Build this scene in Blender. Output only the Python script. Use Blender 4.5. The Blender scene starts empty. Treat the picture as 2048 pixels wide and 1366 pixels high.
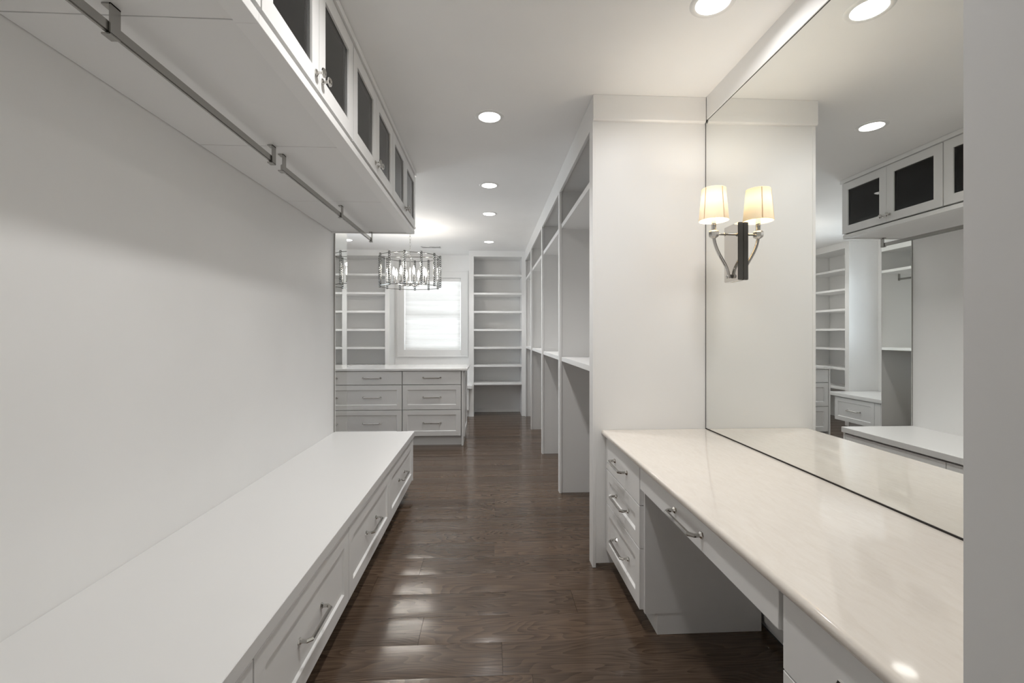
import bpy, bmesh, math, random
from mathutils import Vector, Matrix

S = bpy.context.scene
C = S.collection
R = math.radians
PI = math.pi
rnd = random.Random(7)

# ------------------------------------------------------------------ camera, world, light, exposure
EYE, H = 1.30, 2.63
cam_d = bpy.data.cameras.new('camera')
cam_d.sensor_fit = 'HORIZONTAL'
cam_d.sensor_width = 36.0
cam_d.lens = 910.0 / 2048.0 * 36.0
cam_d.shift_y = -14.0 / 2048.0
cam_d.clip_start = 0.02
cam = bpy.data.objects.new('camera', cam_d)
C.objects.link(cam)
cam.location = (0, 0, EYE)
cam.rotation_euler = (R(90), 0, -math.atan(47.0 / 910.0))
S.camera = cam

S.view_settings.view_transform = 'Standard'
S.view_settings.look = 'None'
S.view_settings.gamma = 1.0
S.view_settings.use_curve_mapping = False
S.view_settings.exposure = 0.06
S.cycles.max_bounces = 14
S.cycles.diffuse_bounces = 8
S.cycles.glossy_bounces = 6
S.cycles.transparent_max_bounces = 24
S.cycles.transmission_bounces = 8
S.cycles.sample_clamp_indirect = 6.0
S.cycles.blur_glossy = 0.6

world = bpy.data.worlds.new('world')
S.world = world
world.use_nodes = True
wb = world.node_tree.nodes['Background']
wb.inputs[0].default_value = (0.90, 0.95, 1.0, 1)


CAN_W = 4.8          # each recessed ceiling lamp
CAN_SPREAD = 105
NEAR_W = 11.2          # the first lamp of the row, above the frame
VAN_W = 4.4           # lamp over the vanity
VAN_SPREAD = 165
EM = 1.0
CANDLE_W = 1.7        # each chandelier bulb
SCONCE_W = 4.4        # sconce bulb
BACK_FILL_W = 1.8         # unseen fill lamp added in the room behind the doorway
DAY_BACK = 23.0       # daylight through the shaded back window
DAY_SIDE = 80.0       # daylight through the side window
WORLD = 2.5


wb.inputs[1].default_value = WORLD


def area_light(name, loc, rot, sx, sy, power, color, spread=180):
    d = bpy.data.lights.new(name, 'AREA')
    d.shape = 'RECTANGLE'
    d.size, d.size_y = sx, sy
    d.energy = power
    d.color = color
    d.spread = R(spread)
    o = bpy.data.objects.new(name, d)
    C.objects.link(o)
    o.location = loc
    o.rotation_euler = rot
    return o


area_light('daylight_back', (-0.93, 8.15, 1.75), (R(-90), 0, 0), 1.5, 1.7, DAY_BACK, (0.985, 0.99, 1.0))
area_light('daylight_side', (-3.6, 5.4, 1.75), (0, R(-90), 0), 1.7, 1.5, DAY_SIDE, (0.82, 0.91, 1.0))


# ------------------------------------------------------------------ materials
def mat(name, color, rough=0.5, metal=0.0, spec=0.5, coat=0.0):
    m = bpy.data.materials.new(name)
    m.use_nodes = True
    b = m.node_tree.nodes['Principled BSDF']
    b.inputs['Base Color'].default_value = (*color, 1)
    b.inputs['Roughness'].default_value = rough
    b.inputs['Metallic'].default_value = metal
    b.inputs['Specular IOR Level'].default_value = spec
    b.inputs['Coat Weight'].default_value = coat
    return m


def N(m, kind, **kw):
    n = m.node_tree.nodes.new(kind)
    for k, v in kw.items():
        setattr(n, k, v)
    return n


def L(m, a, b):
    m.node_tree.links.new(a, b)


def painted(name, color, rough, var=0.02, bump=0.03, scale=60):
    m = mat(name, color, rough)
    b = m.node_tree.nodes['Principled BSDF']
    g = N(m, 'ShaderNodeNewGeometry')
    n = N(m, 'ShaderNodeTexNoise')
    n.inputs['Scale'].default_value = 1.7
    n.inputs['Detail'].default_value = 3
    L(m, g.outputs['Position'], n.inputs['Vector'])
    r = N(m, 'ShaderNodeValToRGB')
    r.color_ramp.elements[0].position, r.color_ramp.elements[1].position = .3, .7
    r.color_ramp.elements[0].color = (*[c * (1 - var) for c in color], 1)
    r.color_ramp.elements[1].color = (*[min(1, c * (1 + var)) for c in color], 1)
    L(m, n.outputs['Fac'], r.inputs[0])
    L(m, r.outputs[0], b.inputs['Base Color'])
    if bump:
        n2 = N(m, 'ShaderNodeTexNoise')
        n2.inputs['Scale'].default_value = scale
        L(m, g.outputs['Position'], n2.inputs['Vector'])
        bp = N(m, 'ShaderNodeBump')
        bp.inputs['Strength'].default_value = bump
        bp.inputs['Distance'].default_value = .002
        L(m, n2.outputs['Fac'], bp.inputs['Height'])
        L(m, bp.outputs[0], b.inputs['Normal'])
    return m


WALL = painted('wall_paint', (0.88, 0.878, 0.872), .55)
CEIL = painted('ceiling_paint', (0.93, 0.928, 0.922), .7)
CAB = painted('cabinet_lacquer', (0.85, 0.848, 0.842), .38, .01, 0)
SHADED_CAB = painted('shaded_cabinet_lacquer', (0.755, 0.75, 0.742), .38, .01, 0)  # cabinet lacquer darkened to stand in for shade on wardrobe interiors and island
TRIM = painted('trim_lacquer', (0.88, 0.878, 0.872), .35, .01, 0)
LAMI = painted('white_laminate', (0.80, 0.798, 0.792), .28, .01, 0)
CHROME = mat('polished_nickel', (0.60, 0.585, 0.56), .06, 1.0)
DARKCHROME = mat('satin_nickel', (0.42, 0.41, 0.39), .25, 1.0)
SILVER = mat('mirror_silver', (0.90, 0.91, 0.89), .0, 1.0)
BLACKCHROME = mat('chandelier_nickel', (0.24, 0.235, 0.22), .18, 1.0)
PANE_EDGE = mat('dark_pane_edge', (0.09, 0.088, 0.084), .5)
DARK = mat('dark_gap', (0.02, 0.017, 0.014), .7)
WHITEPL = mat('lamp_trim_white', (0.85, 0.85, 0.84), .4)
METALW = mat('vent_white', (0.7, 0.7, 0.69), .4)


def stone_mat():
    m = mat('cream_marble', (0.80, 0.745, 0.68), .07, coat=.3)
    b = m.node_tree.nodes['Principled BSDF']
    g = N(m, 'ShaderNodeNewGeometry')
    mp = N(m, 'ShaderNodeMapping')
    mp.inputs['Rotation'].default_value = (0, 0, R(25))
    mp.inputs['Scale'].default_value = (16, 4, 4)
    L(m, g.outputs['Position'], mp.inputs[0])
    n = N(m, 'ShaderNodeTexNoise')
    n.inputs['Scale'].default_value = 3.0
    n.inputs['Detail'].default_value = 8
    n.inputs['Roughness'].default_value = .65
    n.inputs['Distortion'].default_value = 1.2
    L(m, mp.outputs[0], n.inputs['Vector'])
    r = N(m, 'ShaderNodeValToRGB')
    e = r.color_ramp.elements
    e[0].position, e[0].color = .25, (0.755, 0.695, 0.625, 1)
    e[1].position, e[1].color = .75, (0.825, 0.778, 0.718, 1)
    e.new(.5).color = (0.795, 0.742, 0.678, 1)
    L(m, n.outputs['Fac'], r.inputs[0])
    L(m, r.outputs[0], b.inputs['Base Color'])
    return m


STONE = stone_mat()


def wood_mat():
    m = mat('dark_oak', (0.06, 0.045, 0.035), .22)
    b = m.node_tree.nodes['Principled BSDF']
    g = N(m, 'ShaderNodeNewGeometry')
    oi = N(m, 'ShaderNodeObjectInfo')
    off = N(m, 'ShaderNodeVectorMath', operation='SCALE')
    comb = N(m, 'ShaderNodeCombineXYZ')
    for i in range(3):
        L(m, oi.outputs['Random'], comb.inputs[i])
    L(m, comb.outputs[0], off.inputs[0])
    off.inputs['Scale'].default_value = 37.0
    add = N(m, 'ShaderNodeVectorMath', operation='ADD')
    L(m, g.outputs['Position'], add.inputs[0])
    L(m, off.outputs[0], add.inputs[1])
    # cathedral figure: contour lines of a stretched noise
    mp = N(m, 'ShaderNodeMapping')
    mp.inputs['Scale'].default_value = (1.1, 5.5, 1)
    L(m, add.outputs[0], mp.inputs[0])
    n1 = N(m, 'ShaderNodeTexNoise')
    n1.inputs['Scale'].default_value = 1.0
    n1.inputs['Detail'].default_value = 2
    L(m, mp.outputs[0], n1.inputs['Vector'])
    mul = N(m, 'ShaderNodeMath', operation='MULTIPLY')
    mul.inputs[1].default_value = 26
    L(m, n1.outputs['Fac'], mul.inputs[0])
    fr = N(m, 'ShaderNodeMath', operation='FRACT')
    L(m, mul.outputs[0], fr.inputs[0])
    # fine pores
    mp2 = N(m, 'ShaderNodeMapping')
    mp2.inputs['Scale'].default_value = (6, 160, 1)
    L(m, add.outputs[0], mp2.inputs[0])
    n2 = N(m, 'ShaderNodeTexNoise')
    n2.inputs['Scale'].default_value = 1.0
    n2.inputs['Detail'].default_value = 4
    L(m, mp2.outputs[0], n2.inputs['Vector'])
    mix = N(m, 'ShaderNodeMath', operation='MULTIPLY_ADD')
    L(m, fr.outputs[0], mix.inputs[0])
    mix.inputs[1].default_value = .38
    L(m, n2.outputs['Fac'], mix.inputs[2])
    r = N(m, 'ShaderNodeValToRGB')
    e = r.color_ramp.elements
    e[0].position, e[0].color = .34, (0.046, 0.029, 0.019, 1)
    e[1].position, e[1].color = .85, (0.118, 0.080, 0.055, 1)
    L(m, mix.outputs[0], r.inputs[0])
    hs = N(m, 'ShaderNodeHueSaturation')
    rv = N(m, 'ShaderNodeMapRange')
    rv.inputs['To Min'].default_value = .82
    rv.inputs['To Max'].default_value = 1.15
    L(m, oi.outputs['Random'], rv.inputs['Value'])
    L(m, rv.outputs[0], hs.inputs['Value'])
    L(m, r.outputs[0], hs.inputs['Color'])
    L(m, hs.outputs[0], b.inputs['Base Color'])
    rr = N(m, 'ShaderNodeMapRange')
    rr.inputs['To Min'].default_value = .24
    rr.inputs['To Max'].default_value = .15
    L(m, mix.outputs[0], rr.inputs['Value'])
    L(m, rr.outputs[0], b.inputs['Roughness'])
    bp = N(m, 'ShaderNodeBump')
    bp.inputs['Strength'].default_value = .18
    bp.inputs['Distance'].default_value = .001
    L(m, mix.outputs[0], bp.inputs['Height'])
    L(m, bp.outputs[0], b.inputs['Normal'])
    return m


WOOD = wood_mat()


def thin_glass(name, tint, ior=1.5, gloss_rough=0.0, extra=0.0):
    m = bpy.data.materials.new(name)
    m.use_nodes = True
    m.node_tree.nodes.clear()
    out = N(m, 'ShaderNodeOutputMaterial')
    t = N(m, 'ShaderNodeBsdfTransparent')
    t.inputs[0].default_value = (*tint, 1)
    g = N(m, 'ShaderNodeBsdfGlossy')
    g.inputs['Roughness'].default_value = gloss_rough
    g.inputs['Color'].default_value = (.95, .95, .95, 1)
    f = N(m, 'ShaderNodeFresnel')
    f.inputs['IOR'].default_value = ior
    ad = N(m, 'ShaderNodeMath', operation='ADD', use_clamp=True)
    ad.inputs[1].default_value = extra
    L(m, f.outputs[0], ad.inputs[0])
    mx = N(m, 'ShaderNodeMixShader')
    L(m, ad.outputs[0], mx.inputs[0])
    L(m, t.outputs[0], mx.inputs[1])
    L(m, g.outputs[0], mx.inputs[2])
    L(m, mx.outputs[0], out.inputs[0])
    return m


PANE = thin_glass('cabinet_glass', (.90, .905, .90), 1.45)
WINGLASS = thin_glass('window_glass', (.97, .98, .98), 1.45)
CRYSTAL = thin_glass('crystal', (.95, .955, .96), 1.5, .02, .02)


def emit(name, color, strength):
    m = bpy.data.materials.new(name)
    m.use_nodes = True
    m.node_tree.nodes.clear()
    out = N(m, 'ShaderNodeOutputMaterial')
    e = N(m, 'ShaderNodeEmission')
    e.inputs[0].default_value = (*color, 1)
    e.inputs[1].default_value = strength * EM
    L(m, e.outputs[0], out.inputs[0])
    return m


LENS = emit('lamp_lens', (1.0, .97, .93), 7.0)
FLAME = emit('candle_bulb', (1.0, .95, .88), 25.0)
WARMBULB = emit('sconce_bulb_glow', (1.0, .80, .55), 3.0)


def translucent(name, color, fac, rough=.8):
    m = bpy.data.materials.new(name)
    m.use_nodes = True
    m.node_tree.nodes.clear()
    out = N(m, 'ShaderNodeOutputMaterial')
    d = N(m, 'ShaderNodeBsdfDiffuse')
    d.inputs[0].default_value = (*color, 1)
    t = N(m, 'ShaderNodeBsdfTranslucent')
    t.inputs[0].default_value = (*color, 1)
    mx = N(m, 'ShaderNodeMixShader')
    mx.inputs[0].default_value = fac
    L(m, d.outputs[0], mx.inputs[1])
    L(m, t.outputs[0], mx.inputs[2])
    L(m, mx.outputs[0], out.inputs[0])
    return m


LINEN = translucent('sconce_linen', (0.82, 0.70, 0.52), .05)
SHADEF = translucent('window_shade_fabric', (0.90, 0.90, 0.89), .25)
# translucency varies in bands to mimic light and dark across the backlit folds
_g = N(SHADEF, 'ShaderNodeNewGeometry')
_m = N(SHADEF, 'ShaderNodeMapping')
_m.inputs['Scale'].default_value = (.3, .3, 9)
L(SHADEF, _g.outputs['Position'], _m.inputs[0])
_n = N(SHADEF, 'ShaderNodeTexNoise')
_n.inputs['Scale'].default_value = 1.4
_n.inputs['Detail'].default_value = 3
L(SHADEF, _m.outputs[0], _n.inputs['Vector'])
_r = N(SHADEF, 'ShaderNodeMapRange')
_r.inputs['From Min'].default_value, _r.inputs['From Max'].default_value = .3, .7
_r.inputs['To Min'].default_value, _r.inputs['To Max'].default_value = .17, .29
L(SHADEF, _n.outputs['Fac'], _r.inputs['Value'])
L(SHADEF, _r.outputs[0], [n for n in SHADEF.node_tree.nodes if n.type == 'MIX_SHADER'][0].inputs[0])


# ------------------------------------------------------------------ mesh helpers
class MB:
    def __init__(s):
        s.v, s.f = [], []

    def box(s, x0, x1, y0, y1, z0, z1):
        b = len(s.v)
        s.v += [(x, y, z) for x in (x0, x1) for y in (y0, y1) for z in (z0, z1)]
        for q in ((0, 1, 3, 2), (4, 6, 7, 5), (0, 4, 5, 1), (2, 3, 7, 6), (0, 2, 6, 4), (1, 5, 7, 3)):
            s.f.append(tuple(b + i for i in q))
        return s

    def lathe(s, prof, c=(0, 0, 0), n=16, axis='Z', caps=True):
        b = len(s.v)
        for r, h in prof:
            for k in range(n):
                a = 2 * PI * k / n
                p, q = r * math.cos(a), r * math.sin(a)
                if axis == 'Z':
                    w = (p, q, h)
                elif axis == 'X':
                    w = (h, p, q)
                else:
                    w = (q, h, p)
                s.v.append((c[0] + w[0], c[1] + w[1], c[2] + w[2]))
        for i in range(len(prof) - 1):
            for k in range(n):
                k2 = (k + 1) % n
                s.f.append((b + i * n + k, b + i * n + k2, b + (i + 1) * n + k2, b + (i + 1) * n + k))
        if caps:
            s.f.append(tuple(b + k for k in reversed(range(n))))
            e = b + (len(prof) - 1) * n
            s.f.append(tuple(e + k for k in range(n)))
        return s

    def sweep(s, pts, radii, n=6, up=(0, 0, 1), closed=False, roll=0.0):
        pts = [Vector(p) for p in pts]
        if isinstance(radii, (int, float)):
            radii = [radii] * len(pts)
        m = len(pts)
        b = len(s.v)
        ref = Vector(up)
        for i, p in enumerate(pts):
            if closed:
                t0 = (p - pts[i - 1]).normalized()
                t1 = (pts[(i + 1) % m] - p).normalized()
            else:
                t0 = (p - pts[i - 1]).normalized() if i else (pts[1] - p).normalized()
                t1 = (pts[i + 1] - p).normalized() if i < m - 1 else t0
            t = (t0 + t1).normalized()
            a = ref - t * ref.dot(t)
            if a.length < 1e-4:
                a = Vector((1, 0, 0)) - t * t.x
            a.normalize()
            c = t.cross(a)
            k = 1.0 / max(.5, t.dot(t1))
            for j in range(n):
                w = 2 * PI * j / n + roll
                s.v.append(tuple(p + (a * math.cos(w) + c * math.sin(w) * k) * radii[i]))
        for i in range(m if closed else m - 1):
            i2 = (i + 1) % m
            for j in range(n):
                j2 = (j + 1) % n
                s.f.append((b + i * n + j, b + i * n + j2, b + i2 * n + j2, b + i2 * n + j))
        if not closed:
            s.f.append(tuple(b + j for j in reversed(range(n))))
            s.f.append(tuple(b + (m - 1) * n + j for j in range(n)))
        return s

    def quadgrid(s, rows):
        b = len(s.v)
        n = len(rows[0])
        for r in rows:
            s.v += [tuple(p) for p in r]
        for i in range(len(rows) - 1):
            for k in range(n - 1):
                s.f.append((b + i * n + k, b + i * n + k + 1, b + (i + 1) * n + k + 1, b + (i + 1) * n + k))
        return s


ORG = {}


def build(name, mb, m, parent=None, bevel=0.0, smooth=False, seg=1):
    org = Vector((0, 0, 0))
    if parent is not None:
        org = ORG[parent.name]
    me = bpy.data.meshes.new(name)
    me.from_pydata([tuple(Vector(v) - org) for v in mb.v], [], mb.f)
    bm = bmesh.new()
    bm.from_mesh(me)
    bmesh.ops.recalc_face_normals(bm, faces=bm.faces)
    if bevel:
        ed = [e for e in bm.edges if len(e.link_faces) == 2 and e.calc_face_angle(0) > R(40)]
        bmesh.ops.bevel(bm, geom=ed, offset=bevel, segments=seg, affect='EDGES', clamp_overlap=True)
    if smooth:
        for f in bm.faces:
            f.smooth = True
        for e in bm.edges:
            if len(e.link_faces) == 2 and e.calc_face_angle(0) > R(38):
                e.smooth = False
    bm.to_mesh(me)
    bm.free()
    me.materials.append(m)
    o = bpy.data.objects.new(name, me)
    C.objects.link(o)
    if parent is not None:
        o.parent = parent
    ORG[o.name] = org
    return o


def tag(o, label=None, cat=None, group=None, kind=None):
    if label:
        o['label'] = label
    if cat:
        o['category'] = cat
    if group:
        o['group'] = group
    if kind:
        o['kind'] = kind
    return o


def thing(name, loc, label, cat, group=None):
    o = bpy.data.objects.new(name, None)
    o.empty_display_size = .05
    C.objects.link(o)
    o.location = loc
    ORG[o.name] = Vector(loc)
    return tag(o, label, cat, group)


def dup(root, loc, label=None, group=None):
    r = root.copy()
    C.objects.link(r)
    r.location = loc
    if label:
        r['label'] = label
    if group:
        r['group'] = group
    for ch in root.children:
        c = ch.copy()
        C.objects.link(c)
        c.parent = r
        for g in ch.children:
            d = g.copy()
            C.objects.link(d)
            d.parent = c
    return r


def struct(name, mb, m, parent=None, bevel=0.0):
    o = build(name, mb, m, parent, bevel)
    if parent is None:
        o['kind'] = 'structure'
    return o


def box(name, b, m, parent=None, bevel=0.0, seg=1):
    return build(name, MB().box(*b), m, parent, bevel, seg=seg)


# ------------------------------------------------------------------ joinery helpers
AX = {'+X': (Vector((0, 1, 0)), Vector((1, 0, 0))), '-X': (Vector((0, 1, 0)), Vector((-1, 0, 0))),
      '-Y': (Vector((1, 0, 0)), Vector((0, -1, 0))), '+Y': (Vector((1, 0, 0)), Vector((0, 1, 0)))}


def front_mb(face, pos, a0, a1, z0, z1, t=.020, fr=.055, rec=.009, slope=.007, flat=False):
    """drawer front or framed panel; pos = coordinate of its outer face, a = along, face = way it looks"""
    U, Nn = AX[face]
    mb = MB()

    def P(a, z, n):
        p = U * a + Vector((0, 0, z)) + Nn * n
        base = Vector((pos if 'X' in face else 0, pos if 'Y' in face else 0, 0))
        return tuple(p + base)
    ch = .0012
    loops = [(0, 0, -t), (0, 0, -ch), (ch, ch, 0)]
    if not flat:
        loops += [(fr, fr, 0), (fr + slope, fr + slope, -rec)]
    for i, (da, dz, n) in enumerate(loops):
        mb.v += [P(a0 + da, z0 + dz, n), P(a1 - da, z0 + dz, n), P(a1 - da, z1 - dz, n), P(a0 + da, z1 - dz, n)]
    k = len(loops)
    mb.f.append((3, 2, 1, 0))
    for i in range(k - 1):
        for j in range(4):
            j2 = (j + 1) % 4
            mb.f.append((i * 4 + j, i * 4 + j2, i * 4 + 4 + j2, i * 4 + 4 + j))
    e = (k - 1) * 4
    mb.f.append((e, e + 1, e + 2, e + 3))
    return mb


def pull_mb(face, pos, a, z, length=.20):
    U, Nn = AX[face]
    base = Vector((pos if 'X' in face else 0, pos if 'Y' in face else 0, z)) + U * a
    h = length / 2
    mb = MB()
    pts, rad = [], []
    for q, n, r in ((-h, 0, .0125), (-h, .004, .0115), (-h, .009, .0065), (-h, .025, .0064), (-h + .013, .039, .0070),
                    (h - .013, .039, .0070), (h, .025, .0064), (h, .009, .0065), (h, .004, .0115), (h, 0, .0125)):
        pts.append(base + U * q + Nn * n)
        rad.append(r)
    mb.sweep(pts, rad, 6, up=(0, 0, 1), roll=PI / 6)
    return mb


def knob_mb(face, pos, a, z):
    U, Nn = AX[face]
    s = 1 if face[0] == '+' else -1
    ax = 'X' if 'X' in face else 'Y'
    c = (pos, a, z) if ax == 'X' else (a, pos, z)
    prof = [(.0125, 0), (.0125, .003), (.0075, .006), (.0045, .009), (.0045, .020), (.008, .0225), (.0165, .0250), (.0165, .0285),
            (.011, .033), (.002, .036)]
    mb = MB()
    mb.lathe([(r, s * h) for r, h in prof], c, 8, ax)
    return mb


def drawer(parent, face, pos, a0, a1, z0, z1, flat=False, pull=True, fr=.055, length=.20, name='drawer_front', paint=None):
    o = build(name, front_mb(face, pos, a0, a1, z0, z1, fr=fr, flat=flat), paint or CAB, parent)
    if pull:
        build('pull_handle', pull_mb(face, pos - (0 if flat else (.009 if face[0] == '+' else -.009)), (a0 + a1) / 2,
                                     (z0 + z1) / 2, length), CHROME, o)
    return o


# ------------------------------------------------------------------ room shell
XL, XR = -1.27, 1.225           # left wall of the passage, right wall / mirror face
XFL = -3.08                     # far left wall beyond the passage
YB = 7.65                       # back wall
YW = 0.42                       # doorway wall
YM0, YM1 = 3.805, 4.11          # mirrored wall end
struct_floor = struct('floor', MB().box(XFL - .1, XR + .1, -2.1, YB + .1, -.08, -.012), DARK)

# oak planks run across the passage
unit = MB()
nz = 8
rows = []
for xx in (-.5, .5):
    r = []
    for k in range(nz + 1):
        y = k / nz - .5
        z = -.0011 * (2 * y) ** 2
        if k in (0, nz):
            z = -.0020
        r.append((xx, y * .9965, z))
    rows.append(r)
unit.quadgrid(rows)
for k in (0, 1):
    pass
pm = bpy.data.meshes.new('plank')
pm.from_pydata(unit.v, [], [tuple(reversed(f)) for f in unit.f])
bm = bmesh.new()
bm.from_mesh(pm)
# close the long and short sides down to the sub-floor
bd = [e for e in bm.edges if e.is_boundary]
ext = bmesh.ops.extrude_edge_only(bm, edges=bd)
for v in [g for g in ext['geom'] if isinstance(g, bmesh.types.BMVert)]:
    v.co.z = -.012
bmesh.ops.recalc_face_normals(bm, faces=bm.faces)
up = sum(f.normal.z * f.calc_area() for f in bm.faces)
if up < 0:
    bmesh.ops.reverse_faces(bm, faces=bm.faces)
for f in bm.faces:
    f.smooth = abs(f.normal.z) > .5
for e in bm.edges:
    if len(e.link_faces) == 2 and e.calc_face_angle(0) > R(20):
        e.smooth = False
bm.to_mesh(pm)
bm.free()
pm.materials.append(WOOD)
PW = .187
k0 = -20
for k in range(k0, 31):
    y0 = 1.925 + PW * k
    if y0 > YB - .01:
        break
    x_lo = XFL if y0 > 4.0 else XL
    x = x_lo - rnd.uniform(0, 1.0)
    while x < XR:
        ln = rnd.uniform(1.3, 2.3)
        if x + ln > x_lo + .05:
            a, b_ = max(x, x_lo), min(x + ln, XR)
            if XR - b_ < .25:
                b_ = XR
            o = bpy.data.objects.new('plank', pm)
            C.objects.link(o)
            o.parent = struct_floor
            o.location = ((a + b_) / 2, y0 + PW / 2, 0)
            o.scale = (b_ - a - .0012, PW, 1)
            o.rotation_euler = (rnd.gauss(0, .0035), 0, 0)
            if b_ == XR:
                break
        x += ln

struct('ceiling', MB().box(XFL - .1, XR + .1, -2.1, YB + .1, H, H + .1), CEIL)
struct('wall_left', MB().box(XL - .12, XL, -2.1, 4.13, 0, H), WALL)
struct('wall_right', MB().box(XR + .006, XR + .1, -2.1, YB, 0, H), WALL)
struct('wall_partition', MB().box(XFL, XL - .12, 4.01, 4.13, 0, H), WALL)
struct('wall_behind', MB().box(XL, XR, -2.1, -2.0, 0, H), WALL)
DOOR = .462
mb = MB().box(DOOR, XR, .27, YW, 0, H)
mb.box(XL, -DOOR, .27, YW, 0, H).box(-DOOR, DOOR, .27, YW, 2.30, H)
struct('wall_front', mb, WALL)


def holed(axis, pos, thick, a0, a1, h0, h1, z0, z1):
    m = MB()
    def bx(p, q, u, v):
        if axis == 'Y':
            m.box(p, q, pos, pos + thick, u, v)
        else:
            m.box(pos - thick, pos, p, q, u, v)
    bx(a0, h0, 0, H)
    bx(h1, a1, 0, H)
    bx(h0, h1, 0, z0)
    bx(h0, h1, z1, H)
    return m


WX0, WX1, WZ0, WZ1 = -1.398, -0.462, 1.045, 2.245
struct('wall_back', holed('Y', YB, .12, XFL, XR, WX0, WX1, WZ0, WZ1), WALL)
WY0, WY1 = 4.98, 5.92
struct('wall_far_left', holed('X', XFL, .12, 4.13, YB, WY0, WY1, WZ0, WZ1), WALL)


def casing_mb(a0, a1, z0, z1, w, t0, t1, fn):
    m = MB()
    for (p, q, u, v) in ((a0 - w, a0, z0 - w, z1 + w), (a1, a1 + w, z0 - w, z1 + w), (a0, a1, z1, z1 + w), (a0, a1, z0 - w, z0)):
        fn(m, p, q, u, v, t0, t1)
    return m


def window(name, axis, a0, a1, pos):
    # pos = room face of the wall; the casing stands proud of it
    s = -1 if axis == 'Y' else 1

    def bx(m, p, q, u, v, t0, t1):
        lo, hi = min(pos + s * t0, pos + s * t1), max(pos + s * t0, pos + s * t1)
        if axis == 'Y':
            m.box(p, q, lo, hi, u, v)
        else:
            m.box(lo, hi, p, q, u, v)
    w = .118
    root = build(name, casing_mb(a0, a1, WZ0, WZ1, w, .0005, .020, bx), TRIM, None, .0015)
    root['kind'] = 'structure'
    ORG[root.name] = Vector((0, 0, 0))
    m = casing_mb(a0 - w + .016, a1 + w - .016, WZ0 - w + .016, WZ1 + w - .016, .016, .020, .030, bx)
    build('casing_bead', m, TRIM, root, .002)
    mid = (WZ0 + WZ1) / 2
    g = a1 - a0
    for (z0, z1, dep) in ((WZ0 + .002, mid + .02, -.075), (mid - .02, WZ1 - .002, -.10)):
        m = casing_mb(a0 + .042, a1 - .042, z0 + .04, z1 - .04, .04, dep, dep - .022, bx)
        so = build('sash', m, TRIM, root)
        m = MB()
        bx(m, a0 + .042, a1 - .042, z0 + .04, z1 - .04, dep - .009, dep - .013)
        build('pane', m, WINGLASS, so)
    return root


window('window_1', 'Y', WX0, WX1, YB)
window('window_2', 'X', WY0, WY1, XFL)

# crown board along the right wall above the mirror
struct('trim_1', MB().box(XR - .006, XR + .006, YW, 2.488, 2.502, H), TRIM, None, .001)

# ------------------------------------------------------------------ window shade
root = thing('folded_blind', (0, YB, WZ0), 'white fabric shade with soft horizontal folds drawn over the back window', 'shade')
rows = []
nf = 14
for i in range(nf * 6 + 1):
    z = WZ0 + .012 + (WZ1 - .075 - WZ0) * i / (nf * 6)
    ph = (i % 6) / 6
    yy = YB + .024 - .010 * math.sin(PI * ph) - .004 * ph
    rows.append([(WX0 + .014, yy, z), (WX1 - .014, yy, z)])
mb = MB().quadgrid(rows)
build('fabric', mb, SHADEF, root, smooth=True)
box('head_rail', (WX0 + .006, WX1 - .006, YB + .002, YB + .05, WZ1 - .062, WZ1 - .003), TRIM, root, .003)
box('bottom_rail', (WX0 + .014, WX1 - .014, YB + .012, YB + .030, WZ0 + .002, WZ0 + .016), TRIM, root, .003)

# ------------------------------------------------------------------ bench along the left wall
BZ = .500
BDIV = [YW + .004, 1.240, 2.065, 2.905, 3.772]
XBF = -.622
blabels = ['white bench drawer unit beside the doorway, only a sliver of its front showing',
           'white shaker bench drawer unit with the largest chrome pull in view',
           'white shaker bench drawer unit second from the far end of the bench',
           'white shaker bench drawer unit at the far end of the bench, facing the wardrobes']
for i in range(4):
    y0, y1 = BDIV[i], BDIV[i + 1]
    root = thing('bench_drawer_unit', (XL, (y0 + y1) / 2, 0), blabels[i], 'drawer unit', 'drawer units under the long bench')
    mb = MB().box(XL + .002, XBF - .075, y0 + .001, y1 - .001, .10, BZ - .046)
    mb.box(XBF - .075, XBF - .055, y0 + .001, y0 + .012, .10, BZ - .046).box(XBF - .075, XBF - .055, y1 - .012, y1 - .001, .10, BZ - .046)
    mb.box(XBF - .075, XBF - .0225, y0 + .001, y1 - .001, BZ - .0575, BZ - .046)
    build('carcass', mb, CAB, root, .001)
    box('toe_kick', (XL + .002, XBF - .10, y0 + .001, y1 - .001, .0, .099), CAB, root)
    if i == 3:
        box('end_panel', (XL + .002, XBF + .001, y1, y1 + .020, 0.10, BZ - .046), CAB, root, .001)
    drawer(root, '+X', XBF, y0 + .003, y1 - .003, .112, BZ - .060, fr=.062)
o = box('bench_worktop', (XL + .001, -.612, YW + .003, 3.803, BZ - .045, BZ), LAMI, None, .002)
tag(o, 'long white laminate bench top running under the glass-door cabinets', 'bench top')

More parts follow.
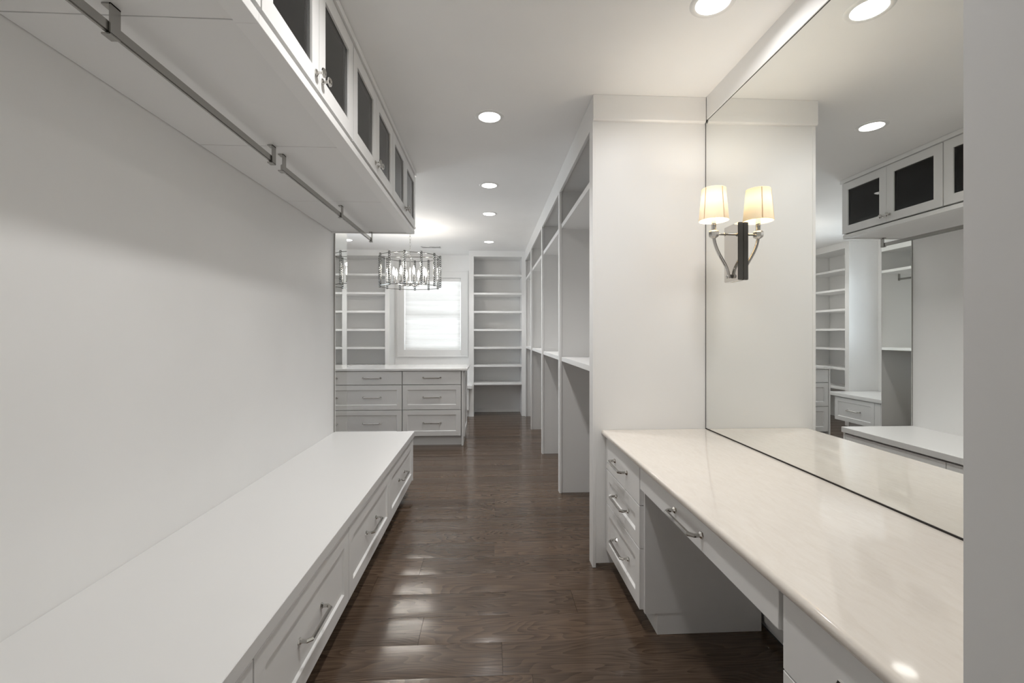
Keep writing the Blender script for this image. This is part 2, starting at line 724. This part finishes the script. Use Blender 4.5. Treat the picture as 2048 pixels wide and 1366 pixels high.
# ------------------------------------------------------------------ wall cabinets above the bench
UZ0, UZ1 = 2.125, H - .002
XUF = -.602
ulabels = ['white glass-door wall cabinet beside the doorway, mostly cut off by the frame',
           'white glass-door wall cabinet with the largest pair of chrome knobs',
           'white glass-door wall cabinet second from the far end of the row',
           'white glass-door wall cabinet at the far end, nearest the chandelier']
for i in range(4):
    y0, y1 = BDIV[i], BDIV[i + 1] + (.008 if i == 3 else 0)
    root = thing('wall_cabinet', (XL, (y0 + y1) / 2, UZ0), ulabels[i], 'wall cabinet', 'glass-door wall cabinets over the bench')
    xb = XUF - .022
    t = .018
    mb = MB()
    mb.box(XL + .002, xb - .04, y0 + .001, y0 + t, UZ0 + .031, H - .034)
    mb.box(XL + .002, xb - (.04 if i < 3 else 0), y1 - t, y1 - .001, UZ0 + (.031 if i < 3 else 0), H - .034 if i < 3 else UZ1)
    mb.box(XL + .002, XL + .014, y0 + t, y1 - t, UZ0 + .03, UZ1 - .03)
    mb.box(XL + .014, xb, y0 + t, y1 - t, UZ1 - .045, UZ1 - .02)
    build('carcass', mb, CAB, root)
    s0, s1 = (y0 + .002, y1 - (.002 if i < 3 else t + .001))
    box('bottom_panel', (XL + .003, -.672, s0, s1, UZ0 + .008, UZ0 + .030), CAB, root, .001)
    box('light_rail', (-.670, XUF - .006, y0 + .0002, y1 - .0002, UZ0, UZ0 + .030), TRIM, root, .0008)
    box('crown_strip', (xb - .02, XUF + .010, y0, y1 + (.012 if i == 3 else 0), H - .032, UZ1), TRIM, root, .0008)
    box('adjustable_shelf', (XL + .016, xb - .06, y0 + t + .002, y1 - t - .002, 2.36, 2.378), CAB, root)
    ym = (y0 + y1) / 2
    for j, (a0, a1) in enumerate(((y0 + .004, ym - .0014), (ym + .0014, y1 - (.004 if i < 3 else .001)))):
        z0, z1 = UZ0 + .040, H - .037
        fr = .062
        m = MB()
        for fx0, fx1, w in ((XUF - .008, XUF, fr), (XUF - .020, XUF - .0082, fr - .014)):
            m.box(fx0, fx1, a0, a0 + w, z0, z1).box(fx0, fx1, a1 - w, a1, z0, z1)
            m.box(fx0, fx1, a0 + w, a1 - w, z0, z0 + w).box(fx0, fx1, a0 + w, a1 - w, z1 - w, z1)
        d = build('door', m, CAB, root)
        box('pane', (XUF - .0115, XUF - .0086, a0 + fr - .012, a1 - fr + .012, z0 + fr - .012, z1 - fr + .012), PANE, d)
        m = casing_mb(a0 + fr + .003, a1 - fr - .003, z0 + fr + .003, z1 - fr - .003, .006, 0, 0,
                      lambda q, p0, p1, u0, u1, t0, t1: q.box(XUF - .0086, XUF - .0081, p0, p1, u0, u1))
        build('pane_edge', m, PANE_EDGE, d)  # thin dark line around the pane
        ky = a1 - .028 if j == 0 else a0 + .028
        build('knob', knob_mb('+X', XUF, ky, z0 + .050), CHROME, d)

# hanging rods under the wall cabinets
for i, (ya, yb, br, lab) in enumerate(((YW + .05, 2.066, (1.206, 2.062), 'flat nickel hanging rod nearest the doorway under the wall cabinets'),
                                       (2.160, 3.765, (2.164, 3.002, 3.760), 'flat nickel hanging rod nearest the chandelier under the wall cabinets'))):
    root = thing('hanging_rod', (-.957, (ya + yb) / 2, UZ0 - .07), lab, 'hanging rod', 'hanging rods under the wall cabinets')
    box('rail', (-.963, -.951, ya, yb, UZ0 - .066, UZ0 - .036), DARKCHROME, root, .003, 2)
    for y in br:
        m = MB()
        m.box(-.950, -.945, y - .016, y + .016, UZ0 - .070, UZ0 + .008)
        m.box(-.969, -.945, y - .016, y + .016, UZ0 - .072, UZ0 - .067)
        m.box(-.969, -.945, y - .016, y + .016, UZ0 + .003, UZ0 + .0078)
        build('bracket', m, DARKCHROME, root, .0006)

# ------------------------------------------------------------------ mirrored end of the left wall
root = thing('narrow_mirror', (XL, (YM0 + YM1) / 2, 0), 'tall narrow mirror panel on the wall end beyond the bench', 'mirror')
box('backing', (XL + .0005, XL + .010, YM0 + .003, YM1, .02, H - .002), DARKCHROME, root)
box('glass', (XL + .010, XL + .014, YM0 + .003, YM1, .02, H - .002), SILVER, root)

# ------------------------------------------------------------------ open wardrobe bays
XC = .580
CY = [2.510, 3.730, 4.950, 6.228, 7.215]
wl = ['open white wardrobe bay nearest the vanity, with the broad end panel beside the mirror',
      'open white wardrobe bay second from the vanity, between two upright dividers',
      'open white wardrobe bay third from the vanity, across from the island drawers',
      'open white wardrobe bay farthest from the vanity, next to the tall bookcase']
FT = .018
for i in range(4):
    y0, y1 = CY[i], CY[i + 1]
    root = thing('wardrobe_bay', ((XC + XR) / 2, (y0 + y1) / 2, 0), wl[i], 'wardrobe', 'open wardrobe bays in a row')
    xb = XR + .003
    yn = y0 + (.003 if i == 0 else .012 - .012)
    box('side_panel', (XC + FT, xb, yn, y0 + .015, .024 if i == 0 else .0, 2.50), CAB, root, 0)
    box('side_panel', (XC + FT, xb, y1 - .015, y1, 0, 2.50), SHADED_CAB, root, 0)
    box('back_panel', (xb - .008, xb, y0 + .015, y1 - .015, 0, 2.50), SHADED_CAB, root)
    box('top_panel', (XC + FT, xb - .008, y0 + .015, y1 - .015, 2.478, 2.50), SHADED_CAB, root)
    box('upper_shelf', (XC + FT, xb - .008, y0 + .015, y1 - .015, 2.168, 2.205), CAB, root, .001)
    box('lower_shelf', (XC + FT, xb - .008, y0 + .015, y1 - .015, 1.082, 1.117), CAB, root, .001)
    w0 = .082 if i == 0 else .031
    w1 = .031
    box('stile', (XC, XC + FT, y0, y0 + w0, 0, 2.467), CAB, root, .0008)
    box('stile', (XC, XC + FT, y1 - w1, y1, 0, 2.467), CAB, root, .0008)
    box('top_rail', (XC, XC + FT, y0, y1, 2.467, H - .001), CAB, root, .0008)
    if i == 0:
        m = MB()
        yy = y0
        # crown board on the end panel, chamfered along its lower edge
        for x in (XC, XR - .0065):
            m.v += [(x, yy + .004, 2.490), (x, yy - .012, 2.490), (x, yy - .018, 2.497), (x, yy - .018, H - .001), (x, yy + .004, H - .001)]
        m.f += [(0, 1, 2, 3, 4), (9, 8, 7, 6, 5)] + [(k, (k + 1) % 5, 5 + (k + 1) % 5, 5 + k) for k in range(5)]
        build('crown_board', m, TRIM, root)
    m = MB().lathe([(.014, y0 + .016), (.014, y1 - .016)], (.90, 0, 2.09), 12, 'Y')
    for y in (y0 + .0155, y1 - .0205):
        m.box(.885, .915, y, y + .005, 2.07, 2.168)
    build('hanging_bar', m, DARKCHROME, root, smooth=True)

# ------------------------------------------------------------------ vanity
DZ = .767
XDF = .630
XVF = .655


def desk_mb():
    prof = []
    for k in range(7):
        a = PI * k / 6 / 2
        prof.append((XDF + .012 - .012 * math.sin(a), DZ - .012 + .012 * math.cos(a)))
    prof += [(XDF, DZ - .018), (XDF + .004, DZ - .026), (XDF + .010, DZ - .030)]
    prof = [(XR + .002, DZ)] + prof + [(XR + .002, DZ - .030)]
    m = MB()
    n = len(prof)
    for y in (YW + .002, CY[0] + .0005):
        m.v += [(x, y, z) for x, z in prof]
    m.f += [tuple(range(n)), tuple(reversed(range(n, 2 * n)))] + [(k, (k + 1) % n, n + (k + 1) % n, n + k) for k in range(n)]
    return m


o = build('vanity_worktop', desk_mb(), STONE, None, smooth=True)
tag(o, 'polished cream marble vanity top with rounded front edge along the mirror', 'countertop')


def vanity_unit(y0, y1, label, open_low):
    root = thing('vanity_drawer_unit', ((XVF + XR) / 2, (y0 + y1) / 2, 0), label, 'drawer unit', 'drawer units under the vanity top')
    m = MB().box(XVF + .075, XR, y0 + .022, y1 - .02, .092, DZ - .032)
    m.box(XVF + .0205, XR, y0 + .004, y0 + .0215, .092, DZ - .032).box(XVF + .0205, XR, y1 - .0195, y1 - .002, .092, DZ - .032)
    build('carcass', m, CAB, root)
    box('plinth', (XVF + .075, XR - .03, y0 + .006, y1 - .004, 0, .091), CAB, root)
    a0, a1 = y0 + .018, y1 - .004
    drawer(root, '-X', XVF, a0, a1, .557, DZ - .034, flat=True)
    drawer(root, '-X', XVF, a0, a1, .369, .553)
    drawer(root, '-X', XVF, a0, a1, .104, .365)
    return root


vanity_unit(1.930, CY[0], 'grey-white three-drawer vanity unit against the wardrobe end panel', True)
vanity_unit(YW + .004, .985, 'grey-white three-drawer vanity unit cut off at the bottom edge, nearest the doorway', True)
root = thing('vanity_kneehole', ((XVF + XR) / 2, 1.46, 0), 'grey-white vanity kneehole with one shallow drawer front above the open leg space', 'vanity')
drawer(root, '-X', XVF, .997, 1.936, .632, DZ - .033, flat=True)
box('drawer_box', (XVF + .022, XR - .06, 1.010, 1.920, .640, DZ - .036), CAB, root)
box('back_panel', (XR - .022, XR + .004, .988, 1.928, .045, DZ - .034), CAB, root)

# ------------------------------------------------------------------ big mirror over the vanity
root = thing('wall_mirror', (XR, 1.46, DZ), 'large frameless wall mirror covering the wall above the marble vanity', 'mirror')
box('glass', (XR, XR + .005, YW + .003, CY[0] - .003, DZ + .006, 2.499), SILVER, root)
m = MB().box(XR - .002, XR + .0045, YW + .003, CY[0] - .001, DZ + .0003, DZ + .0055)
m.box(XR - .001, XR + .0045, CY[0] - .003, CY[0] - .0005, DZ + .006, 2.499)
m.box(XR - .001, XR + .0045, YW + .003, CY[0] - .001, 2.4992, 2.5018)
build('edge_gap', m, DARK, root)  # dark strips standing in for the shaded gap around the glass

# ------------------------------------------------------------------ sconce on the mirror
SY, SX, = 2.195, 1.112
root = thing('wall_sconce', (XR, SY, 1.57), 'polished nickel wall sconce with a glowing cream shade mounted on the mirror', 'sconce')
box('backplate', (XR - .026, XR - .0005, SY - .065, SY + .065, 1.563, 1.842), CHROME, root, .0025, 2)
pts = []
for k in range(19):
    t = k / 18
    q = min(1, max(0, (t - .06) / .94))
    sm = q * q * (3 - 2 * q)
    x = XR - .040 + (SX - XR + .040) * (.75 * sm + .25 * q) - .006 * math.sin(PI * q) ** 2
    pts.append((x, SY, 1.590 + .192 * t))
mb = MB().sweep(pts, .0080, 10, up=(0, 1, 0))
mb.lathe([(.011, 1.578), (.014, 1.584), (.014, 1.590), (.010, 1.598)], (XR - .040, SY, 0), 10)
mb.box(XR - .040, XR - .026, SY - .010, SY + .010, 1.580, 1.596)
build('arm', mb, CHROME, root, smooth=True)
mb = MB().lathe([(.005, SX + .02), (.005, SX + .050), (.009, SX + .053), (.009, SX + .058), (.005, SX + .061), (.005, XR - .026)],
                (0, SY, 1.795), 10, 'X')
build('cross_bar', mb, CHROME, root, smooth=True)
mb = MB().lathe([(.010, 1.775), (.023, 1.783), (.025, 1.790), (.025, 1.806), (.021, 1.812), (.012, 1.816)], (SX, SY, 0), 8)
build('cup', mb, CHROME, root)
mb = MB().lathe([(.0115, 1.815), (.0115, 1.838), (.0125, 1.839), (.0125, 1.842), (.0115, 1.843), (.0115, 1.875)], (SX, SY, 0), 16)
build('candle_sleeve', mb, CHROME, root, smooth=True)
SZ0, SZ1 = 1.862, 2.020
prof_o = [(.0690, SZ0), (.0700, SZ0 + .002), (.0690, SZ0 + .004), (.0560, SZ1 - .004), (.0566, SZ1 - .002), (.0555, SZ1)]
mb = MB().lathe(prof_o, (SX, SY, 0), 32, caps=False)
shade = build('lamp_shade', mb, LINEN, root, smooth=True)
TAPE = translucent('linen_tape', (.78, .62, .44), .3)
for a in (R(205), R(285)):
    ca, sa = math.cos(a), math.sin(a)
    q = [(SX + r * ca, SY + r * sa, z) for r, z in ((.0694, SZ0 + .003), (.0564, SZ1 - .003))]
    build('seam_tape', MB().sweep(q, .0020, 6), TAPE, shade)
mb = MB()
for k in range(3):
    a = 2 * PI * k / 3 + .4
    mb.sweep([(SX, SY, SZ0 + .05), (SX + .062 * math.cos(a), SY + .062 * math.sin(a), SZ0 + .045)], .0012, 5)
build('shade_spider', mb, CHROME, shade)
mb = MB().lathe([(.004, 1.876), (.012, 1.885), (.015, 1.900), (.012, 1.920), (.005, 1.938), (.001, 1.945)], (SX, SY, 0), 14)
build('bulb', mb, WARMBULB, root, smooth=True)
ld = bpy.data.lights.new('sconce_light', 'POINT')
ld.energy = SCONCE_W
ld.color = (1.0, .91, .78)
ld.shadow_soft_size = .022
lo = bpy.data.objects.new('sconce_light', ld)
C.objects.link(lo)
lo.parent = root
lo.location = Vector((SX, SY, 1.965)) - Vector((XR, SY, 1.57))


# ------------------------------------------------------------------ recessed ceiling lamps
def ceiling_lamp(loc, label):
    root = thing('ceiling_light', loc, label, 'ceiling light', 'round recessed ceiling lights')
    x, y, z = loc
    mb = MB().lathe([(.066, z - .0005), (.066, z - .004), (.072, z - .0065), (.084, z - .005), (.0885, z - .0005)], (x, y, 0), 40, caps=False)
    build('trim_ring', mb, WHITEPL, root, smooth=True)
    mb = MB().lathe([(.066, z - .0030), (.066, z - .0006)], (x, y, 0), 40)
    build('lens', mb, LENS, root)
    d = bpy.data.lights.new('lamp_light', 'AREA')
    d.shape = 'DISK'
    d.size = .125
    d.energy = CAN_W
    d.color = (1.0, .982, .962)
    d.spread = R(CAN_SPREAD)
    o = bpy.data.objects.new('lamp_light', d)
    C.objects.link(o)
    o.parent = root
    o.location = (0, 0, -.0035)
    return root


lamp = ceiling_lamp((.006, 2.783, H), 'recessed ceiling light over the passage beside the wardrobe end panel, largest of the row')


def dup_lamp(x, y, label):
    r = dup(lamp, (x, y, H), label)
    return r


dup_lamp(.006, 4.060, 'recessed ceiling light second along the row over the passage')
dup_lamp(.006, 5.018, 'recessed ceiling light third along the row over the passage')
dup_lamp(.006, 6.533, 'recessed ceiling light last of the row, in front of the tall bookcase')
van = dup_lamp(.898, 1.779, 'recessed ceiling light over the marble vanity, cut by the top edge')
for c in van.children:
    if c.type == 'LIGHT':
        c.data = c.data.copy()
        c.data.energy = VAN_W
        c.data.spread = R(VAN_SPREAD)
dup_lamp(-1.98, 6.50, 'recessed ceiling light beyond the mirror panel, in front of the bookcase behind the chandelier')
nl_ = dup_lamp(.006, 1.510, 'recessed ceiling light first of the row, above the picture')
for c in nl_.children:
    if c.type == 'LIGHT':
        c.data = c.data.copy()
        c.data.energy = NEAR_W
        c.data.spread = R(165)
bk = dup_lamp(-.1, -1.0, 'unseen recessed ceiling light added as fill in the room behind the doorway')
for c in bk.children:
    if c.type == 'LIGHT':
        c.data = c.data.copy()
        c.data.energy = BACK_FILL_W
        c.data.spread = R(180)

# ------------------------------------------------------------------ chandelier over the island
CX, CYY = -.975, 5.72
RZ0, RZ1, RR = 1.893, 2.264, .372
root = thing('chandelier', (CX, CYY, H), 'twelve-sided chandelier of crystal rods and candle bulbs hanging over the island', 'chandelier')
NR = 12
ang = [2 * PI * k / NR + PI / 2 for k in range(NR)]


def ring(z, r):
    pts = []
    for k in range(NR):
        pts.append((CX + r * math.cos(ang[k]), CYY + r * math.sin(ang[k]), z))
    return MB().sweep(pts, .0052, 4, closed=True, roll=PI / 4)


build('top_ring', ring(RZ1, RR), BLACKCHROME, root)
build('bottom_ring', ring(RZ0, RR), BLACKCHROME, root)
for k in range(NR):
    x, y = CX + RR * math.cos(ang[k]), CYY + RR * math.sin(ang[k])
    prof = [(.006, RZ0 - .004)]
    nb = 15
    h = (RZ1 - RZ0 + .02) / nb
    for b_ in range(nb):
        z = RZ0 - .006 + h * b_
        prof += [(.009, z + .0015), (.0150, z + h * .25), (.0150, z + h * .75), (.009, z + h - .0015)]
    rod = build('crystal_rod', MB().lathe(prof, (x, y, 0), 10), CRYSTAL, root, smooth=True)
    prof = []
    for b_ in range(nb + 1):
        z = RZ0 - .006 + h * b_
        prof += [(.002, z - .004), (.0125, z - .0036), (.0125, z + .0036), (.002, z + .004)]
    build('spacer_core', MB().lathe(prof, (x, y, 0), 8), BLACKCHROME, rod)
mb = MB()
for a in (ang[0], ang[3]):
    mb.sweep([(CX - RR * math.cos(a), CYY - RR * math.sin(a), RZ1), (CX + RR * math.cos(a), CYY + RR * math.sin(a), RZ1)], .0042, 6)
build('cross_bar', mb, BLACKCHROME, root)
mb = MB().lathe([(.006, RZ0 + .01), (.02, RZ0 + .02), (.024, RZ0 + .035), (.014, RZ0 + .05), (.006, RZ0 + .06), (.006, RZ1 - .02), (.016, RZ1 - .012),
                 (.016, RZ1 + .008), (.005, RZ1 + .018)], (CX, CYY, 0), 14)
build('stem', mb, CHROME, root, smooth=True)
RB = .20
for k in range(8):
    a = 2 * PI * (k + .5) / 8 + PI / 2
    x, y = CX + RB * math.cos(a), CYY + RB * math.sin(a)
    pts = [(CX + .015 * math.cos(a), CYY + .015 * math.sin(a), RZ0 + .035)]
    for t in (.25, .5, .75, .95, 1.0):
        pts.append((CX + RB * t * math.cos(a), CYY + RB * t * math.sin(a), RZ0 + .035 - .028 * math.sin(PI * t) + .015 * t))
    arm = build('candle_arm', MB().sweep(pts, .0042, 6), CHROME, root, smooth=True)
    build('candle_sleeve', MB().lathe([(.008, RZ0 + .045), (.018, RZ0 + .050), (.018, RZ0 + .054), (.0105, RZ0 + .056), (.0105, RZ0 + .135)], (x, y, 0), 10),
          DARKCHROME, arm, smooth=True)
    build('bulb', MB().lathe([(.006, RZ0 + .136), (.013, RZ0 + .150), (.016, RZ0 + .170), (.012, RZ0 + .198), (.005, RZ0 + .222), (.001, RZ0 + .236)], (x, y, 0), 10),
          FLAME, arm, smooth=True)
    ld = bpy.data.lights.new('candle_light', 'POINT')
    ld.energy = CANDLE_W
    ld.color = (1.0, .93, .84)
    ld.shadow_soft_size = .02
    lo = bpy.data.objects.new('candle_light', ld)
    C.objects.link(lo)
    lo.parent = root
    lo.location = Vector((x, y, RZ0 + .262)) - Vector((CX, CYY, H))
mb = MB()
zc = RZ1 + .018
nl = 8
lk = (H - .03 - zc) / nl
for k in range(nl):
    z = zc + lk * (k + .5)
    pts = []
    for j in range(10):
        a = 2 * PI * j / 10
        u, w = .0085 * math.cos(a), lk * .64 * math.sin(a)
        pts.append((CX + (u if k % 2 else 0), CYY + (0 if k % 2 else u), z + w))
    mb.sweep(pts, .0019, 6, closed=True, up=(0, 1, 0) if k % 2 else (1, 0, 0))
build('chain', mb, CHROME, root, smooth=True)
build('canopy', MB().lathe([(.012, H - .034), (.030, H - .030), (.070, H - .012), (.074, H - .001)], (CX, CYY, 0), 24), CHROME, root, smooth=True)

# ------------------------------------------------------------------ island
IY0, IY1 = 5.350, 6.030
IX0, IX1 = -1.722, -.315
IZ = .903
root = thing('island_cabinet', ((IX0 + IX1) / 2, (IY0 + IY1) / 2, 0), 'grey-white island cabinet with two stacks of shaker drawers under the chandelier', 'cabinet')
box('carcass', (IX0 + .02, IX1, IY0 + .080, IY1, .10, IZ - .026), SHADED_CAB, root)
box('plinth', (IX0 + .02, IX1, IY0 + .055, IY1 - .03, 0, .10), SHADED_CAB, root)
# near-side end panel, framed, running to the floor
box('end_panel', (IX1 + .0005, IX1 + .022, IY0 + .001, IY1, 0, IZ - .026), SHADED_CAB, root, .001)
o = build('framed_panel', front_mb('+X', IX1 + .036, IY0 + .03, IY1 - .03, .10, IZ - .05, t=.013, fr=.07), SHADED_CAB, root)
box('end_panel', (IX0, IX0 + .019, IY0 + .001, IY1, 0, IZ - .026), SHADED_CAB, root, .001)
xm = -1.003
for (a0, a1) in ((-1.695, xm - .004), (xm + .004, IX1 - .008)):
    drawer(root, '-Y', IY0, a0, a1, .717, .886 - .014, flat=True, paint=SHADED_CAB)
    drawer(root, '-Y', IY0, a0, a1, .424, .710, paint=SHADED_CAB)
    drawer(root, '-Y', IY0, a0, a1, .116, .418, paint=SHADED_CAB)
o = box('island_worktop', (-1.748, -.245, IY0 - .022, IY1 + .03, IZ - .025, IZ), STONE, None, .004, 2)
tag(o, 'polished pale stone top on the island cabinet, reflecting the window', 'countertop')
o.data.materials[0] = mat('pale_quartz', (.80, .79, .775), .08)


# ------------------------------------------------------------------ bookcases
SHZ = [.530, .816, 1.102, 1.387, 1.673, 1.962, 2.252]
ZTOP = 2.535


def bookcase(label, axis, front, back, o0, i0, i1, o1):
    """axis 'Y': faces -Y; axis 'X': faces +X. o = outer edges, i = opening edges"""
    s = 1 if axis == 'Y' else -1
    loc = ((o0 + o1) / 2, (front + back) / 2, 0) if axis == 'Y' else ((front + back) / 2, (o0 + o1) / 2, 0)
    root = thing('bookcase', loc, label, 'bookcase', 'tall white built-in bookcases')

    def B(name, a0, a1, d0, d1, z0, z1, m=CAB, bev=0.0):
        # d measured from the front face inward
        p, q = front + s * d0, front + s * d1
        lo, hi = min(p, q), max(p, q)
        if axis == 'Y':
            return box(name, (a0, a1, lo, hi, z0, z1), m, root, bev)
        return box(name, (lo, hi, a0, a1, z0, z1), m, root, bev)
    D = abs(back - front) - .001
    B('stile', o0, i0, 0, .02, 0, ZTOP, CAB, .0008)
    B('stile', i1, o1, 0, .02, 0, ZTOP, CAB, .0008)
    B('fascia', o0, o1, 0, .02, ZTOP, H - .001, CAB, .0008)
    B('side_panel', o0, o0 + .02, .02, D, 0, H - .001)
    B('side_panel', o1 - .02, o1, .02, D, 0, H - .001)
    B('lining', i0 - .014, i0, .02, D - .012, 0, ZTOP + .01)
    B('lining', i1, i1 + .014, .02, D - .012, 0, ZTOP + .01)
    B('back_panel', o0 + .02, o1 - .02, D - .010, D, .055, H - .002)
    B('top_panel', i0, i1, .02, D - .012, ZTOP + .002, ZTOP + .02)
    for z in SHZ:
        B('shelf', i0 + .001, i1 - .001, .006, D - .011, z - .030, z, TRIM, .001)
    return root


YF = 7.220
bookcase('tall white bookcase between the back window and the wardrobes', 'Y', YF, YB, -.306, -.233, .529, .597)
bookcase('tall white bookcase behind the chandelier and island', 'Y', YF, YB, -2.60, -2.40, -1.619, -1.549)
XBK = -2.65
bookcase('tall white bookcase on the side wall, seen only in the big mirror', 'X', XBK, XFL, 6.19, 6.265, 7.10, 7.20)


# ------------------------------------------------------------------ window seats
root = thing('alcove_bench', (-.93, 7.4, 0), 'low white window seat under the back window, mostly hidden by the island', 'bench')
m = MB().box(-1.545, -.3085, 7.217, YB - .001, .452, .498)
m.box(-1.592, -.262, 7.135, 7.217, .452, .498)
build('seat_top', m, LAMI, root)
box('carcass', (-1.545, -.3085, 7.185, YB - .001, .10, .451), CAB, root)
box('toe_kick', (-1.545, -.3085, 7.25, YB - .001, 0, .10), CAB, root)
drawer(root, '-Y', 7.163, -1.53, -.935, .112, .44)
drawer(root, '-Y', 7.163, -.929, -.310, .112, .44)

root = thing('alcove_bench', (-2.7, 5.3, 0), 'low white window seat with drawers on the side wall, seen only in the big mirror', 'bench')
box('seat_top', (XFL + .001, -2.345, 4.14, 6.186, .452, .498), LAMI, root, .002)
box('carcass', (XFL + .001, -2.395, 4.14, 6.13, .12, .451), CAB, root)
box('toe_kick', (XFL + .001, -2.46, 4.14, 5.95, 0, .12), CAB, root)
drawer(root, '+X', -2.372, 5.455, 6.105, .125, .44)
drawer(root, '+X', -2.372, 4.72, 5.36, .125, .44)
box('filler_stile', (-2.394, -2.374, 5.365, 5.45, .12, .44), CAB, root)

# ------------------------------------------------------------------ ceiling vent
root = thing('ceiling_vent', (-.87, 6.98, H), 'small white slotted air vent in the ceiling behind the chandelier', 'vent')
vx0, vx1, vy0, vy1 = -1.02, -.73, 6.93, 7.03
m = MB().box(vx0, vx1, vy0, vy0 + .014, H - .008, H - .0005).box(vx0, vx1, vy1 - .014, vy1, H - .008, H - .0005)
m.box(vx0, vx0 + .014, vy0, vy1, H - .008, H - .0005).box(vx1 - .014, vx1, vy0, vy1, H - .008, H - .0005)
m.box((vx0 + vx1) / 2 - .006, (vx0 + vx1) / 2 + .006, vy0, vy1, H - .008, H - .0005)
build('frame', m, METALW, root)
box('backing', (vx0 + .012, vx1 - .012, vy0 + .012, vy1 - .012, H - .002, H - .0006), DARK, root)
for k in range(5):
    y = vy0 + .022 + k * .013
    mb = MB()
    mb.v += [(vx0 + .013, y, H - .007), (vx1 - .013, y, H - .007), (vx1 - .013, y + .008, H - .0025), (vx0 + .013, y + .008, H - .0025),
             (vx0 + .013, y + .001, H - .0075), (vx1 - .013, y + .001, H - .0075), (vx1 - .013, y + .009, H - .003), (vx0 + .013, y + .009, H - .003)]
    mb.f += [(0, 1, 2, 3), (7, 6, 5, 4), (0, 4, 5, 1), (1, 5, 6, 2), (2, 6, 7, 3), (3, 7, 4, 0)]
    build('slat', mb, METALW, root)
